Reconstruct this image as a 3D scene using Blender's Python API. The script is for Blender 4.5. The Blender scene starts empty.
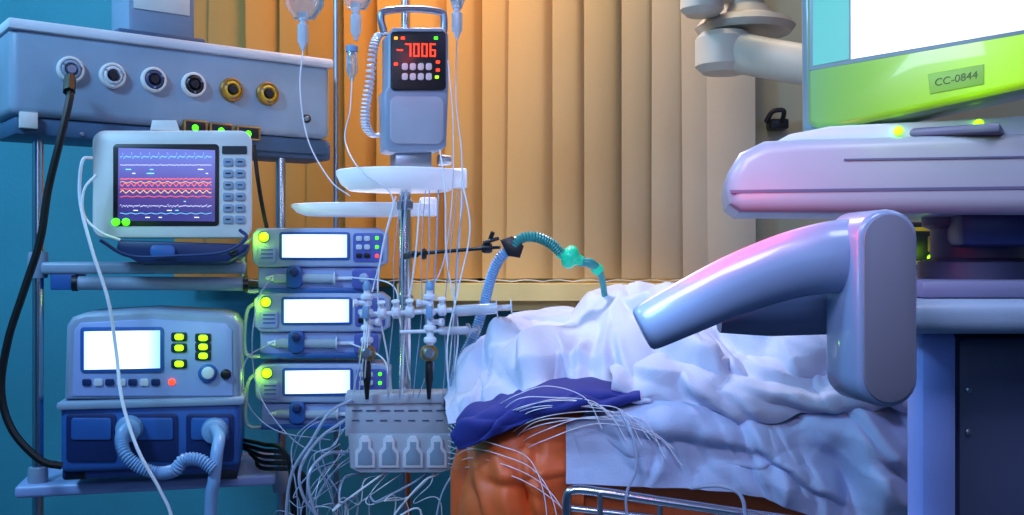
import bpy,bmesh,math,random
import numpy as np
from mathutils import Vector,Matrix,noise
random.seed(4)
CZ=1.3
rad=math.radians
sc=bpy.context.scene
col=sc.collection
sc.view_settings.view_transform='Standard'
def P(px,py,d): return Vector(((px-512)/1024*d,d,CZ+(257.5-py)/1024*d))
def lin(h):
    h=h.lstrip('#'); r=[]
    for i in (0,2,4):
        c=int(h[i:i+2],16)/255
        r.append(c/12.92 if c<=0.04045 else ((c+0.055)/1.055)**2.4)
    return (*r,1)
def mat(name,hx,rough=0.45,metal=0.0,emit=None,es=0,var=0.12,scale=6,bump=0.0,bscale=80,trans=0,alpha=1,coat=0,grad=None):
    m=bpy.data.materials.new(name); m.use_nodes=True
    nt=m.node_tree; b=nt.nodes['Principled BSDF']
    c=lin(hx)
    tc=nt.nodes.new('ShaderNodeTexCoord')
    cr=nt.nodes.new('ShaderNodeValToRGB')
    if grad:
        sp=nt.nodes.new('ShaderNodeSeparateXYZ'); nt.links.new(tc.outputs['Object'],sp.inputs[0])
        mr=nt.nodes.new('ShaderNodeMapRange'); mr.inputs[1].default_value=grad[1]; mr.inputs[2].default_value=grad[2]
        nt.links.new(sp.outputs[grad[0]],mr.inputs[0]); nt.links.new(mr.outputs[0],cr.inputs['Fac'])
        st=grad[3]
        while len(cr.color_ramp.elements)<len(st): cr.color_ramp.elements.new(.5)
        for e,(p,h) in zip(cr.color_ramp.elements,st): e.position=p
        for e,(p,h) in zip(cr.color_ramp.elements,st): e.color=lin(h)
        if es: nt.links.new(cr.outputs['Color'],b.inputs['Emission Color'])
    else:
        nz=nt.nodes.new('ShaderNodeTexNoise'); nz.inputs['Scale'].default_value=scale; nz.inputs['Detail'].default_value=4
        nt.links.new(tc.outputs['Object'],nz.inputs['Vector'])
        cr.color_ramp.elements[0].position=0.3; cr.color_ramp.elements[1].position=0.7
        cr.color_ramp.elements[0].color=(c[0]*(1-var),c[1]*(1-var),c[2]*(1-var),1)
        cr.color_ramp.elements[1].color=(min(1,c[0]*(1+var)),min(1,c[1]*(1+var)),min(1,c[2]*(1+var)),1)
        nt.links.new(nz.outputs['Fac'],cr.inputs['Fac'])
    nt.links.new(cr.outputs['Color'],b.inputs['Base Color'])
    b.inputs['Roughness'].default_value=rough; b.inputs['Metallic'].default_value=metal
    b.inputs['Transmission Weight'].default_value=trans
    b.inputs['Coat Weight'].default_value=coat
    if alpha<1: b.inputs['Alpha'].default_value=alpha
    if emit and not grad: b.inputs['Emission Color'].default_value=lin(emit)
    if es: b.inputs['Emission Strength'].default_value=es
    if bump>0:
        n2=nt.nodes.new('ShaderNodeTexNoise'); n2.inputs['Scale'].default_value=bscale
        nt.links.new(tc.outputs['Object'],n2.inputs['Vector'])
        bp=nt.nodes.new('ShaderNodeBump'); bp.inputs['Strength'].default_value=bump; bp.inputs['Distance'].default_value=0.004
        nt.links.new(n2.outputs['Fac'],bp.inputs['Height']); nt.links.new(bp.outputs['Normal'],b.inputs['Normal'])
    return m
# ---------- materials
M={}
def D(k,*a,**kw): M[k]=mat(k,*a,**kw)
D('teal_paint','#348ea8',rough=.7,bump=.2,scale=2)
D('pale_paint','#a0a28c',rough=.7,bump=.2,scale=2)
D('ceiling_paint','#b8b8b8',rough=.8)
D('floor_vinyl','#56687a',rough=.35,scale=20)
D('blind_cloth','#c9a070',rough=.85,bump=.12,bscale=250,es=.035,grad=('X',-1.0,.85,[(0,'#b08448'),(.35,'#d8a450'),(.6,'#ccb07c'),(1,'#b4b2a6')]))  # warm glow at left put into the cloth colour, plus faint emission
D('sill_cream','#f0d88e',rough=.5)
D('white_plastic','#d4dae6',rough=.36,bump=.05,bscale=300)
D('cream_plastic','#dadcdc',rough=.38,bump=.05,bscale=300)
D('grey_plastic','#8c9eb8',rough=.4,bump=.05,bscale=300)
D('beam_grey','#889eb6',rough=.42,bump=.06,bscale=250)
D('beam_dark','#3c5a7c',rough=.5)
D('blue_plastic','#2f60aa',rough=.4)
D('navy_plastic','#162c62',rough=.45)
D('dark_plastic','#121319',rough=.4)
D('black_rubber','#0a0a0f',rough=.5)
D('lilac_plastic','#98aade',rough=.35)
D('pump_grey','#a4b2d8',rough=.35)
D('purple_panel','#5a64b8',rough=.4)
D('chrome','#d8dce6',rough=.22,metal=1,var=.05)
D('steel','#98a4b4',rough=.35,metal=.9,var=.08)
D('brass','#b08a4a',rough=.35,metal=.8)
D('tube_white','#e4e8f6',rough=.3)
D('tube_dim','#b8c6e2',rough=.25,trans=.35)
D('tube_clear','#d6e4f6',rough=.15,trans=.4)
D('hose_blue','#7aa2cc',rough=.35)
D('hose_teal','#3f9f9c',rough=.3,trans=.2)
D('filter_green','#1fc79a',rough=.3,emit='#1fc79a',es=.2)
D('bag_clear','#dce8f4',rough=.08,trans=.8)
D('cloth_white','#bec6e0',rough=.9,bump=.3,bscale=350,var=.04)
D('cloth_sheet','#b4c2e4',rough=.9,bump=.3,bscale=350,var=.04)
D('cloth_navy','#1c2a80',rough=.8,bump=.2,bscale=500,var=.1)
D('cloth_orange','#d8602a',rough=.5,bump=.08,bscale=120,var=.1,scale=5)
D('orange_vinyl','#cc5c26',rough=.42,var=.08,scale=4,bump=.08,bscale=60)
D('green_case','#8ccc28',rough=.3,es=.14,coat=.3,grad=('X',-.13,.12,[(0,'#5c8c70'),(.2,'#68a04c'),(.42,'#78b02c'),(.7,'#94cc1c'),(1,'#b4f01c')]))  # green case with LED light put in as colour ramp and faint emission
D('case_mint','#6f9096',rough=.35,coat=.2)
D('green_label','#7cb03a',rough=.5,emit='#7cb03a',es=.08)
D('label_ink','#3c5a1c',rough=.6)
D('handle_blue','#8090b6',rough=.32,coat=.35,var=.05)
D('handle_under','#6c7094',rough=.45,var=.08)
D('handle_face','#74748a',rough=.6,var=.06)
D('slab_lilac','#a0a2b6',rough=.35,var=.06)
D('slab_white','#c4cad6',rough=.35,var=.06)
D('slab_line','#5c5c80',rough=.4)
D('column_blue','#7f92da',rough=.4)
D('cabinet_grey','#3a4264',rough=.5)
D('beige_plastic','#b4ae9a',rough=.45)
D('grey_box','#acb4c4',rough=.5,bump=.05)
D('tray_white_glow','#f8faff',rough=.35,emit='#b8ccff',es=.32)  # bluish emission put into the plastic so the trays look brightly lit
D('socket_black','#15161c',rough=.4)
D('socket_yellow','#d8a820',rough=.4)
D('socket_blue','#36466e',rough=.4)
D('ink','#20242e',rough=.6)
def E(k,hx,s): M[k]=mat(k,hx,rough=.4,emit=hx,es=s,var=.02)
M['screen_white']=mat('screen_white','#505868',rough=.3,es=1.35,grad=('X',-.16,.02,[(0,'#84b4ff'),(.25,'#e4f2ff'),(.75,'#f0f8ff'),(1,'#94c0ff')]))
M['screen_plot']=mat('screen_plot','#201840',rough=.3,es=.5,grad=('Z',.03,.24,[(0,'#28308c'),(.4,'#3c2c74'),(.6,'#5c3c84'),(1,'#7c7cc0')]))
E('screen_teal','#3c9888',.5)
M['screen_big']=mat('screen_big','#707078',rough=.25,es=.8,grad=('X',-.1,.14,[(0,'#f4f8ff'),(.6,'#ece8fc'),(1,'#c4c0e4')]))
E('line_white','#f4f4ff',1.2)
E('line_yellow','#ffc070',1.2)
E('line_red','#ff5c40',1.5)
E('line_cyan','#80e8ff',1.2)
E('led_green','#40ff10',3)
E('led_lime','#90ff10',2.6)
E('led_red','#ff2a10',5)
E('led_orange','#ff8a20',3)
M['screen_pump']=mat('screen_pump','#707078',rough=.3,es=1.25,grad=('X',-.12,.1,[(0,'#88b4ff'),(.3,'#ecf6ff'),(.7,'#e8f0ff'),(1,'#8098ff')]))

class Thing:
    def __init__(s,name,label,cat,d,cx,cy,yaw=0,pitch=0,group=None,O=None,roll=0):
        s.name,s.label,s.cat,s.group=name,label,cat,group
        s.O=O if O is not None else P(cx,cy,d)
        s.R=(Matrix.Rotation(rad(yaw),3,'Z')@Matrix.Rotation(rad(pitch),3,'X')@Matrix.Rotation(rad(roll),3,'Y'))
        s.Ri=s.R.inverted(); s.e=None
    def tag(s,o):
        o["label"]=s.label;o["category"]=s.cat
        if s.group:o["group"]=s.group
        m=s.R.to_4x4(); m.translation=s.O; o.matrix_world=m
    def empty(s):
        if not s.e:
            s.e=bpy.data.objects.new(s.name,None); s.e.empty_display_size=.05; col.objects.link(s.e); s.tag(s.e)
        return s.e
    def at(s,px,py,w=0):
        dr=Vector(((px-512)/1024,1,(257.5-py)/1024)); o=s.Ri@(Vector((0,0,CZ))-s.O); dd=s.Ri@dr
        return o+((-w-o.y)/dd.y)*dd
    def g(s,px,py,d): return s.Ri@(P(px,py,d)-s.O)
def smooth_path(pts,n=8):
    pts=[Vector(p) for p in pts]
    if len(pts)<3: return [pts[0].lerp(pts[-1],i/n) for i in range(n+1)]
    q=[2*pts[0]-pts[1]]+pts+[2*pts[-1]-pts[-2]]; out=[]
    for i in range(1,len(q)-2):
        a,b,c,d=q[i-1:i+3]
        for j in range(n):
            t=j/n
            out.append(.5*((2*b)+(c-a)*t+(2*a-5*b+4*c-d)*t*t+(3*b-a-3*c+d)*t**3))
    out.append(pts[-1]); return out
class MB:
    def __init__(s,T): s.T=T; s.v=[];s.f=[];s.mi=[];s.ms=[]
    def mid(s,m):
        if m not in s.ms: s.ms.append(m)
        return s.ms.index(m)
    def add(s,vs,fs,m):
        o=len(s.v); k=s.mid(m); s.v+=[tuple(x) for x in vs]
        for f in fs: s.f.append([i+o for i in f]); s.mi.append(k)
    def addbm(s,bm,m):
        bmesh.ops.recalc_face_normals(bm,faces=bm.faces[:])
        bm.verts.index_update()
        s.add([v.co.copy() for v in bm.verts],[[v.index for v in f.verts] for f in bm.faces],m); bm.free()
    def boxl(s,x0,x1,y0,y1,z0,z1,m,bev=.003,seg=2):
        bm=bmesh.new()
        bmesh.ops.create_cube(bm,size=1)
        for v in bm.verts:
            v.co=Vector((x0+(v.co.x+.5)*(x1-x0),y0+(v.co.y+.5)*(y1-y0),z0+(v.co.z+.5)*(z1-z0)))
        b=min(bev,.49*min(abs(x1-x0),abs(y1-y0),abs(z1-z0)))
        if b>0: bmesh.ops.bevel(bm,geom=bm.edges[:],offset=b,segments=seg,affect='EDGES',profile=.5)
        s.addbm(bm,m); return s
    def box(s,x0,y0,x1,y1,w0,w1,m,bev=.003,seg=2):
        T=s.T; a=T.at(x0,y0,w1);b=T.at(x1,y0,w1);c=T.at(x0,y1,w1);d=T.at(x1,y1,w1)
        return s.boxl((a.x+c.x)/2,(b.x+d.x)/2,-w1,-w0,(c.z+d.z)/2,(a.z+b.z)/2,m,bev,seg)
    def poly(s,loc,y0,y1,m,bev=.003,seg=2):
        bm=bmesh.new()
        fr=[bm.verts.new((x,y0,z)) for x,z in loc]; bk=[bm.verts.new((x,y1,z)) for x,z in loc]
        n=len(loc)
        bm.faces.new(fr); bm.faces.new(bk[::-1])
        for i in range(n): bm.faces.new((fr[i],bk[i],bk[(i+1)%n],fr[(i+1)%n]))
        bmesh.ops.recalc_face_normals(bm,faces=bm.faces[:])
        if bev>0:
            es=[e for e in bm.edges if abs(e.verts[0].co.y-e.verts[1].co.y)<1e-6]
            bmesh.ops.bevel(bm,geom=es,offset=bev,segments=seg,affect='EDGES',profile=.5,clamp_overlap=True)
        s.addbm(bm,m); return s
    def prism(s,pts,w0,w1,m,bev=.003,seg=2):
        L=[s.T.at(x,y,w1) for x,y in pts]
        return s.poly([(p.x,p.z) for p in L],-w1,-w0,m,bev,seg)
    def rprism(s,x0,y0,x1,y1,r,w0,w1,m,bev=.002):
        pts=[]
        for cx,cy,a0 in ((x1-r,y0+r,-90),(x1-r,y1-r,0),(x0+r,y1-r,90),(x0+r,y0+r,180)):
            for i in range(7):
                a=rad(a0+i*15); pts.append((cx+r*math.cos(a),cy+r*math.sin(a)))
        return s.prism(pts,w0,w1,m,bev)
    def sweep(s,path,r,m,n=10,flat=1.0,caps=True,up=None):
        path=[Vector(p) for p in path]; N=len(path)
        rr=list(r) if hasattr(r,'__len__') else [r]*N
        if len(rr)!=N:
            k=len(rr)-1; o=[]
            for i in range(N):
                t=i/(N-1)*k; a=min(k-1,int(t)) if k else 0; o.append(rr[a]*(1-(t-a))+rr[min(k,a+1)]*(t-a))
            rr=o
        t=(path[1]-path[0]).normalized()
        u=Vector(up) if up else (Vector((0,0,1)) if abs(t.z)<.9 else Vector((1,0,0)))
        u=(u-t*u.dot(t)).normalized(); vs=[];fs=[]
        for i,p in enumerate(path):
            a=path[max(0,i-1)];b=path[min(N-1,i+1)]; t=(b-a)
            t=t.normalized() if t.length>1e-9 else Vector((0,0,1))
            u=(u-t*u.dot(t)); u=u.normalized() if u.length>1e-6 else t.orthogonal().normalized(); w=t.cross(u)
            for j in range(n):
                an=2*math.pi*j/n; vs.append(p+u*math.cos(an)*rr[i]+w*math.sin(an)*rr[i]*flat)
        for i in range(N-1):
            for j in range(n):
                fs.append((i*n+j,i*n+(j+1)%n,(i+1)*n+(j+1)%n,(i+1)*n+j))
        if caps: fs.append(tuple(range(n))[::-1]); fs.append(tuple((N-1)*n+j for j in range(n)))
        s.add(vs,fs,m); return s
    def cyl(s,a,b,r,m,n=20,r2=None):
        return s.sweep([a,b],[r,r if r2 is None else r2],m,n=n)
    def lathe(s,prof,o,ax,m,n=24):
        o=Vector(o);ax=Vector(ax).normalized(); u=ax.orthogonal().normalized(); w=ax.cross(u); vs=[];fs=[]
        for r,h in prof:
            for j in range(n):
                a=2*math.pi*j/n; vs.append(o+ax*h+(u*math.cos(a)+w*math.sin(a))*max(r,1e-5))
        N=len(prof)
        for i in range(N-1):
            for j in range(n): fs.append((i*n+j,i*n+(j+1)%n,(i+1)*n+(j+1)%n,(i+1)*n+j))
        fs.append(tuple(range(n))[::-1]); fs.append(tuple((N-1)*n+j for j in range(n)))
        s.add(vs,fs,m); return s
    def knob(s,px,py,w,rpx,dep,m,d=2.4,n=20):
        r=rpx*d/1024; p=s.T.at(px,py,w)
        b=min(.3*r,dep*.4)
        return s.lathe([(r,0),(r,dep-b),(r-b*.4,dep-b*.3),(r-b,dep)],p,(0,-1,0),m,n)
    def ribbon(s,pts,w,th,m):
        vs=[];fs=[]
        for i,(x,y) in enumerate(pts):
            vs.append(s.T.at(x,y-th/2,w)); vs.append(s.T.at(x,y+th/2,w))
        for i in range(len(pts)-1): fs.append((2*i,2*i+1,2*i+3,2*i+2))
        s.add(vs,fs,m); return s
    def text(s,st,px,py,w,hpx,m,d,dep=.0006,spacing=1.0):
        cu=bpy.data.curves.new('t','FONT'); cu.body=st; cu.size=hpx*d/1024*1.4; cu.extrude=dep; cu.align_x='CENTER';cu.align_y='CENTER'; cu.space_character=spacing
        ob=bpy.data.objects.new('t',cu); col.objects.link(ob)
        bpy.context.view_layer.update()
        me=bpy.data.meshes.new_from_object(ob.evaluated_get(bpy.context.evaluated_depsgraph_get()))
        p=s.T.at(px,py,w)
        s.add([Vector((p.x+v.co.x,p.y-v.co.z,p.z+v.co.y+v.co.x*.12)) for v in me.vertices],[list(f.vertices) for f in me.polygons],m)
        bpy.data.objects.remove(ob); bpy.data.curves.remove(cu); bpy.data.meshes.remove(me); return s
    def seg7(s,ch,px,py,w,wd,ht,m):
        S={'0':'abcdef','7':'abc','6':'acdefg','8':'abcdefg','-':'g'}[ch]
        t=wd*.2; x0,x1=px-wd/2,px+wd/2; y0,y1=py-ht/2,py+ht/2
        R={'a':(x0,y0,x1,y0+t),'d':(x0,y1-t,x1,y1),'g':(x0,py-t/2,x1,py+t/2),'f':(x0,y0,x0+t,py),'b':(x1-t,y0,x1,py),'e':(x0,py,x0+t,y1),'c':(x1-t,py,x1,y1)}
        for k in S: s.box(*R[k],w-.0005,w+.001,m,bev=0)
        return s
    def obj(s,name=None,parent=None,label=None,top=False,kind=None,solid=0,sub=0,sharp=35):
        me=bpy.data.meshes.new(name or s.T.name); me.from_pydata(s.v,[],s.f)
        for m in s.ms: me.materials.append(M[m])
        for i,p in enumerate(me.polygons): p.material_index=s.mi[i]; p.use_smooth=True
        me.update(); me.set_sharp_from_angle(angle=rad(sharp))
        o=bpy.data.objects.new(name or s.T.name,me); col.objects.link(o)
        if top: s.T.tag(o); s.T.e=o
        else:
            o.parent=parent or s.T.empty()
            if label:o["label"]=label
        if kind:o["kind"]=kind
        if solid:
            md=o.modifiers.new('thickness','SOLIDIFY'); md.thickness=solid; md.offset=-1
        if sub:
            md=o.modifiers.new('smooth','SUBSURF'); md.levels=sub; md.render_levels=sub
        s.v=[];s.f=[];s.mi=[];s.ms=[]
        return o
def struct(name,boxes):
    T=Thing(name,'','',1,0,0,O=Vector((0,0,0))); mb=MB(T)
    for (a,b,c,d,e,f,m) in boxes: mb.boxl(a,b,c,d,e,f,m,bev=0)
    me=mb.obj(name,top=True)
    for k in('label','category'): del me[k]
    me["kind"]="structure"; return me
# ---------- room
XL,XR,YF,YB,H=-2.2,2.3,-1.6,3.45,2.8
struct('floor',[(XL,XR,YF,YB,-.05,0,'floor_vinyl')])
struct('ceiling',[(XL,XR,YF,YB,H,H+.05,'ceiling_paint')])
struct('wall_left',[(XL-.08,XL,YF,YB,0,H,'teal_paint')])
struct('wall_right',[(XR,XR+.08,YF,YB,0,H,'pale_paint')])
struct('wall_front',[(XL,XR,YF-.08,YF,0,H,'teal_paint')])
wx0,wx1,wz0,wz1=-1.0,.78,1.2,2.62
struct('wall_back',[(XL,wx0,YB,YB+.15,0,H,'teal_paint'),(wx1,XR,YB,YB+.15,0,H,'pale_paint'),(wx0,wx1,YB,YB+.15,0,wz0,'teal_paint'),(wx0,wx1,YB,YB+.15,wz1,H,'teal_paint')])
struct('window_1',[(wx0,wx1,YB+.10,YB+.11,wz0,wz1,'navy_plastic'),(wx0,wx0+.05,YB+.04,YB+.1,wz0,wz1,'sill_cream'),(wx1-.05,wx1,YB+.04,YB+.1,wz0,wz1,'sill_cream'),(-.12,-.07,YB+.04,YB+.1,wz0,wz1,'sill_cream'),(wx0,wx1,YB+.04,YB+.1,wz1-.05,wz1,'sill_cream'),(wx0,wx1,YB+.04,YB+.1,wz0,wz0+.05,'sill_cream')])
struct('trim_1',[(-.36,.56,3.2,YB+.04,1.165,1.218,'sill_cream'),(-.34,.54,3.26,YB,1.13,1.165,'sill_cream')])
struct('baseboard_back',[(XL,XR,YB-.015,YB,0,.1,'pale_paint')])
# ---------- vertical blinds
T=Thing('vertical_blind','tan fabric vertical blind hanging over the window',"window blind",1,0,0,O=Vector((0,3.33,2.74)))
mb=MB(T); x=-1.0
while x<.80:
    a=rad(22+random.uniform(-17,14)); wd=.162; n=6; vs=[];fs=[]
    zb=1.232-2.74; rows=[0,-.5,-1.0,zb]
    sw=random.uniform(-.006,.006)
    for k,z in enumerate(rows):
        for i in range(n+1):
            u=(i/n-.5); bow=.010*(1-4*u*u)
            lx=u*wd; ly=-bow
            vs.append((x+lx*math.cos(a)-ly*math.sin(a)+sw*k,lx*math.sin(a)+ly*math.cos(a),z))
    for k in range(3):
        for i in range(n): fs.append((k*(n+1)+i,k*(n+1)+i+1,(k+1)*(n+1)+i+1,(k+1)*(n+1)+i))
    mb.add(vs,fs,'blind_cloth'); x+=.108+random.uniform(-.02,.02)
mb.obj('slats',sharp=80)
mb.boxl(-1.08,.88,-.03,.03,0,.055,'cream_plastic'); mb.obj('headrail')
pts=[(-1.0+i*.02,-.04,(1.222-2.74)+.006*abs(math.sin(i*.63))) for i in range(90)]
mb.sweep(pts,.0018,'cream_plastic',n=6); mb.obj('bead_chain')
# ---------- supply beam
T=Thing('medical_supply_unit','grey-blue ceiling-mounted medical gas supply beam with round outlets',"medical supply unit",2.45,170,143,yaw=37.6)
mb=MB(T)
mb.box(10,46,331,128,-.2,0,'beam_grey',bev=.02,seg=4)
mb.box(8,40,334,50,-.22,.008,'white_plastic',bev=.006)
mb.obj('housing')
mb.box(14,129,330,146,-.19,-.012,'beam_dark',bev=.008)
mb.box(250,141,331,158,-.17,-.03,'beam_dark',bev=.006)
for i in range(5): mb.knob(60+i*22,133+i*1.2,-.012,2.2,.004,'steel')
mb.obj('lower_rail')
mb.box(128,-370,196,42,-.16,-.02,'grey_plastic',bev=.012)
mb.box(118,33,206,42,-.18,0.0,'beam_dark',bev=.006)
mb.obj('ceiling_column')
mb.box(134,-20,190,12,-.02,-.017,'cream_plastic',bev=.001)
mb.obj('column_label')
for i,(x,y,c) in enumerate([(70,70,'grey_plastic'),(112,76,'white_plastic'),(153,80,'socket_blue'),(193,85,'socket_black'),(231,90,'socket_yellow'),(267,94,'socket_yellow')]):
    p=T.at(x,y,0)
    k=2.45/1024
    R=12.5*k
    mb.lathe([(R,-.004),(R,.008),(R*.9,.012),(R*.78,.012),(R*.76,.006)],p,(0,-1,0),'cream_plastic' if i<4 else 'brass')
    mb.lathe([(R*.76,.0),(R*.76,.009),(R*.6,.014),(R*.5,.014),(R*.45,.008)],p,(0,-1,0),c)
    mb.lathe([(R*.42,.0),(R*.42,.012),(R*.3,.018),(R*.28,.018)],p,(0,-1,0),'dark_plastic' if i!=0 else 'steel',n=16)
    for a in range(3):
        an=a*2.1+.5; mb.lathe([(R*.08,.0),(R*.08,.016)],p+Vector((math.cos(an)*R*.63,0,math.sin(an)*R*.63)),(0,-1,0),'steel',n=8)
    mb.obj('gas_outlet')
for x,y in((196,127),(222,130),(249,133)):
    mb.box(x-12,y-7,x+12,y+7,-.012,.008,'brass',bev=.003)
    mb.box(x-10,y-5.5,x+10,y+5.5,-.012,.0095,'dark_plastic',bev=.002)
    mb.lathe([(.010,0),(.010,.003)],T.at(x-2,y,.009),(0,-1,0),'socket_black',n=12)
    mb.knob(x-1,y+1,.010,3.4,.004,'led_green')
    mb.obj('power_socket')
mb.box(20,112,38,128,-.01,.004,'cream_plastic',bev=.001); mb.obj('label_holder')
mb.knob(305,119,-.01,5,.014,'socket_black'); mb.knob(305,119,.0,2.5,.016,'steel'); mb.obj('equipotential_socket')
# ---------- rack
T=Thing('equipment_rack','steel twin-pole equipment rack with two grey shelves',"equipment rack",1,0,0,O=Vector((P(160,0,2.5).x,2.5,0)))
mb=MB(T)
def vpole(mb,px,d,y0,z1,r,m='chrome'):
    a=mb.T.g(px,y0,d); b=Vector((a.x,a.y,z1)); mb.cyl(b,a,r,m,n=20)
for px,d,y0 in((38,2.36,136),(281,2.68,158)):
    vpole(mb,px,d,y0,.03,.0125); a=T.g(px,0,d); mb.boxl(a.x-.03,a.x+.03,a.y-.15,a.y+.15,0,.035,'steel',bev=.01)
    for yy in(265,480):
        b=T.g(px,yy,d); mb.lathe([(.02,-.03),(.022,-.02),(.022,.02),(.02,.03)],b,(0,0,1),'grey_plastic')
    mb.obj('pole')
for (x0,y0,x1,y1,m,rail) in((40,262,246,274,'grey_plastic',True),(14,480,276,492,'lilac_plastic',False)):
    Ts=Thing('tmp','','',2.38,(x0+x1)/2,(y0+y1)/2,yaw=14); m2=MB(Ts)
    m2.box(x0,y0,x1,y1,-.3,0,m,bev=.008,seg=3)
    if rail:
        a=Ts.at(78,283,-.01);b=Ts.at(243,284,-.01); m2.cyl(a,b,.016,'grey_plastic'); m2.cyl(a-Vector((.012,0,0)),a,.019,'dark_plastic'); m2.cyl(b,b+Vector((.012,0,0)),.019,'dark_plastic')
        m2.box(50,272,76,290,-.15,-.005,'blue_plastic',bev=.004)
    m2.v=[tuple(T.Ri@((Ts.R@Vector(v)+Ts.O)-T.O)) for v in m2.v]; m2.T=T
    m2.obj('shelf')
# ---------- patient monitor
T=Thing('patient_monitor','white patient monitor with colour waveform screen on a shelf',"patient monitor",2.3,170,262,yaw=14,pitch=-5)
mb=MB(T); d=2.3
mb.rprism(92,130,252,238,12,-.02,0,'cream_plastic',bev=.007)
mb.rprism(99,136,246,232,12,-.13,-.02,'white_plastic',bev=.02)
mb.prism([(150,130),(152,120),(176,120),(180,131)],-.09,-.02,'cream_plastic',bev=.003)
mb.obj('housing')
mb.rprism(113,144,219,226,4,-.004,.002,'dark_plastic',bev=.001); mb.obj('screen_bezel')
mb.box(118,149,215,221,-.002,.003,'screen_plot',bev=0)
def wave(y,amp,per,m,th=.7,kind=0,x0=120,x1=212,sd=0):
    pts=[];x=x0
    while x<x1:
        ph=((x-x0+sd)%per)/per
        if kind==0: yy=y-amp*(math.exp(-((ph-.3)/.06)**2)-.4*math.exp(-((ph-.42)/.06)**2)+.2*math.exp(-((ph-.7)/.1)**2))
        elif kind==1: yy=y-amp*max(0,math.sin(ph*math.pi))**2
        else: yy=y+amp*noise.noise(Vector((x*.7,y,sd)))
        pts.append((x,yy)); x+=.5
    mb.ribbon(pts,.0045,th,m)
wave(157,5,9,'line_cyan',.5);wave(165,1,5,'line_white',.35,2)
for i,(y,c,t,am,pr) in enumerate([(179,'line_red',.7,2,7),(183,'line_yellow',.5,1.5,9),(186,'line_red',.9,3,6),(189,'line_red',.6,1,5),(193,'line_yellow',.8,2.5,7),(197,'line_red',.5,1,11),(206,'line_white',.4,3,8),(214,'line_cyan',.35,1,10)]): wave(y,am,pr,c,t,1 if i%3 else 2,sd=i*2)
for i in range(14):
    x=122+random.random()*84; y=random.choice([169,173,201,210,217]); mb.box(x,y,x+random.uniform(2,6),y+.7,.003,.0042,random.choice(['line_white','line_cyan']),bev=0)
mb.obj('screen')
for r in range(6):
    for c in range(2):
        x=223+c*12; y=158+r*11.5
        mb.rprism(x,y,x+10,y+8,2,-.002,.004,'grey_plastic',bev=.001)
        mb.box(x+2.5,y+3,x+7.5,y+4.6,.003,.0045,'ink' if (r+c)%3 else 'socket_blue',bev=0)
        mb.obj('button')
for x,y in((116,222),(126,222)):
    mb.knob(x,y,.002,3.6,.004,'led_green'); mb.obj('indicator_light')
mb.rprism(222,146,247,154,1,-.001,.002,'ink',bev=0); mb.obj('alarm_label')
mb.prism([(118,240),(250,244),(246,252),(228,262),(140,262),(116,250)],-.12,-.01,'navy_plastic',bev=.006)
mb.knob(232,251,-.01,4,.012,'dark_plastic'); mb.rprism(150,245,175,257,5,-.01,.0,'blue_plastic')
mb.obj('stand')
# ---------- ventilator
T=Thing('ventilator_machine','blue and white ventilator with glowing screen and green lights',"ventilator",2.3,150,480,yaw=12)
mb=MB(T); d=2.3
mb.prism([(64,400),(66,326),(72,317),(84,313),(150,309),(222,313),(234,317),(240,326),(241,400)],-.20,0,'grey_plastic',bev=.012,seg=3)
mb.prism([(72,396),(74,330),(80,323),(150,319),(226,323),(232,330),(233,396)],-.01,.004,'lilac_plastic',bev=.003)
mb.obj('control_housing')
mb.rprism(80,327,164,373,4,0,.007,'blue_plastic',bev=.002);mb.obj('screen_bezel')
mb.box(84,331,160,369,.004,.0085,'screen_white',bev=0);mb.obj('screen')
for x,y in((179,337),(179,348),(179,364),(203,338),(203,347),(203,356)):
    mb.rprism(x-8,y-4.5,x+8,y+4.5,2,.002,.008,'ink',bev=.001); mb.rprism(x-4.5,y-3,x+4.5,y+3,2.6,.006,.011,'led_lime',bev=.0015); mb.obj('indicator_light')
mb.knob(172,382,.003,3,.005,'led_red'); mb.obj('alarm_light')
mb.knob(208,373,.003,9,.012,'blue_plastic'); mb.knob(208,373,.014,6,.006,'white_plastic'); mb.obj('rotary_knob')
mb.knob(226,374,.003,5,.012,'dark_plastic'); mb.obj('rotary_knob')
for i in range(7):
    x=82+i*11.5; mb.rprism(x,379,x+9,386,2,.002,.008,'white_plastic' if i%2 else 'navy_plastic',bev=.001); mb.obj('button')
mb.box(60,402,240,470,-.22,.01,'blue_plastic',bev=.014,seg=3)
mb.box(56,400,244,408,-.22,.02,'grey_plastic',bev=.006)
for x0,x1 in((66,116),(122,178),(186,234)):
    mb.rprism(x0,414,x1,462,4,.004,.014,'navy_plastic',bev=.002)
    mb.rprism(x0+5,418,x1-5,440,3,.012,.018,'blue_plastic',bev=.002)
for x in(75,225): mb.box(x-12,468,x+12,480,-.18,.0,'dark_plastic',bev=.004)
mb.box(62,466,238,476,-.2,0,'navy_plastic',bev=.004)
mb.obj('base_housing')
for x,y in((130,428),(215,430)):
    p=T.at(x,y,.014); mb.lathe([(.028,0),(.03,.01),(.026,.03),(.018,.034)],p,(0,-1,0),'hose_blue'); mb.obj('hose_port')
T=Thing('breathing_hose','pale blue corrugated breathing hose plugged into the ventilator',"breathing hose",2.2,150,450,group='breathing hoses on the ventilator')
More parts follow.
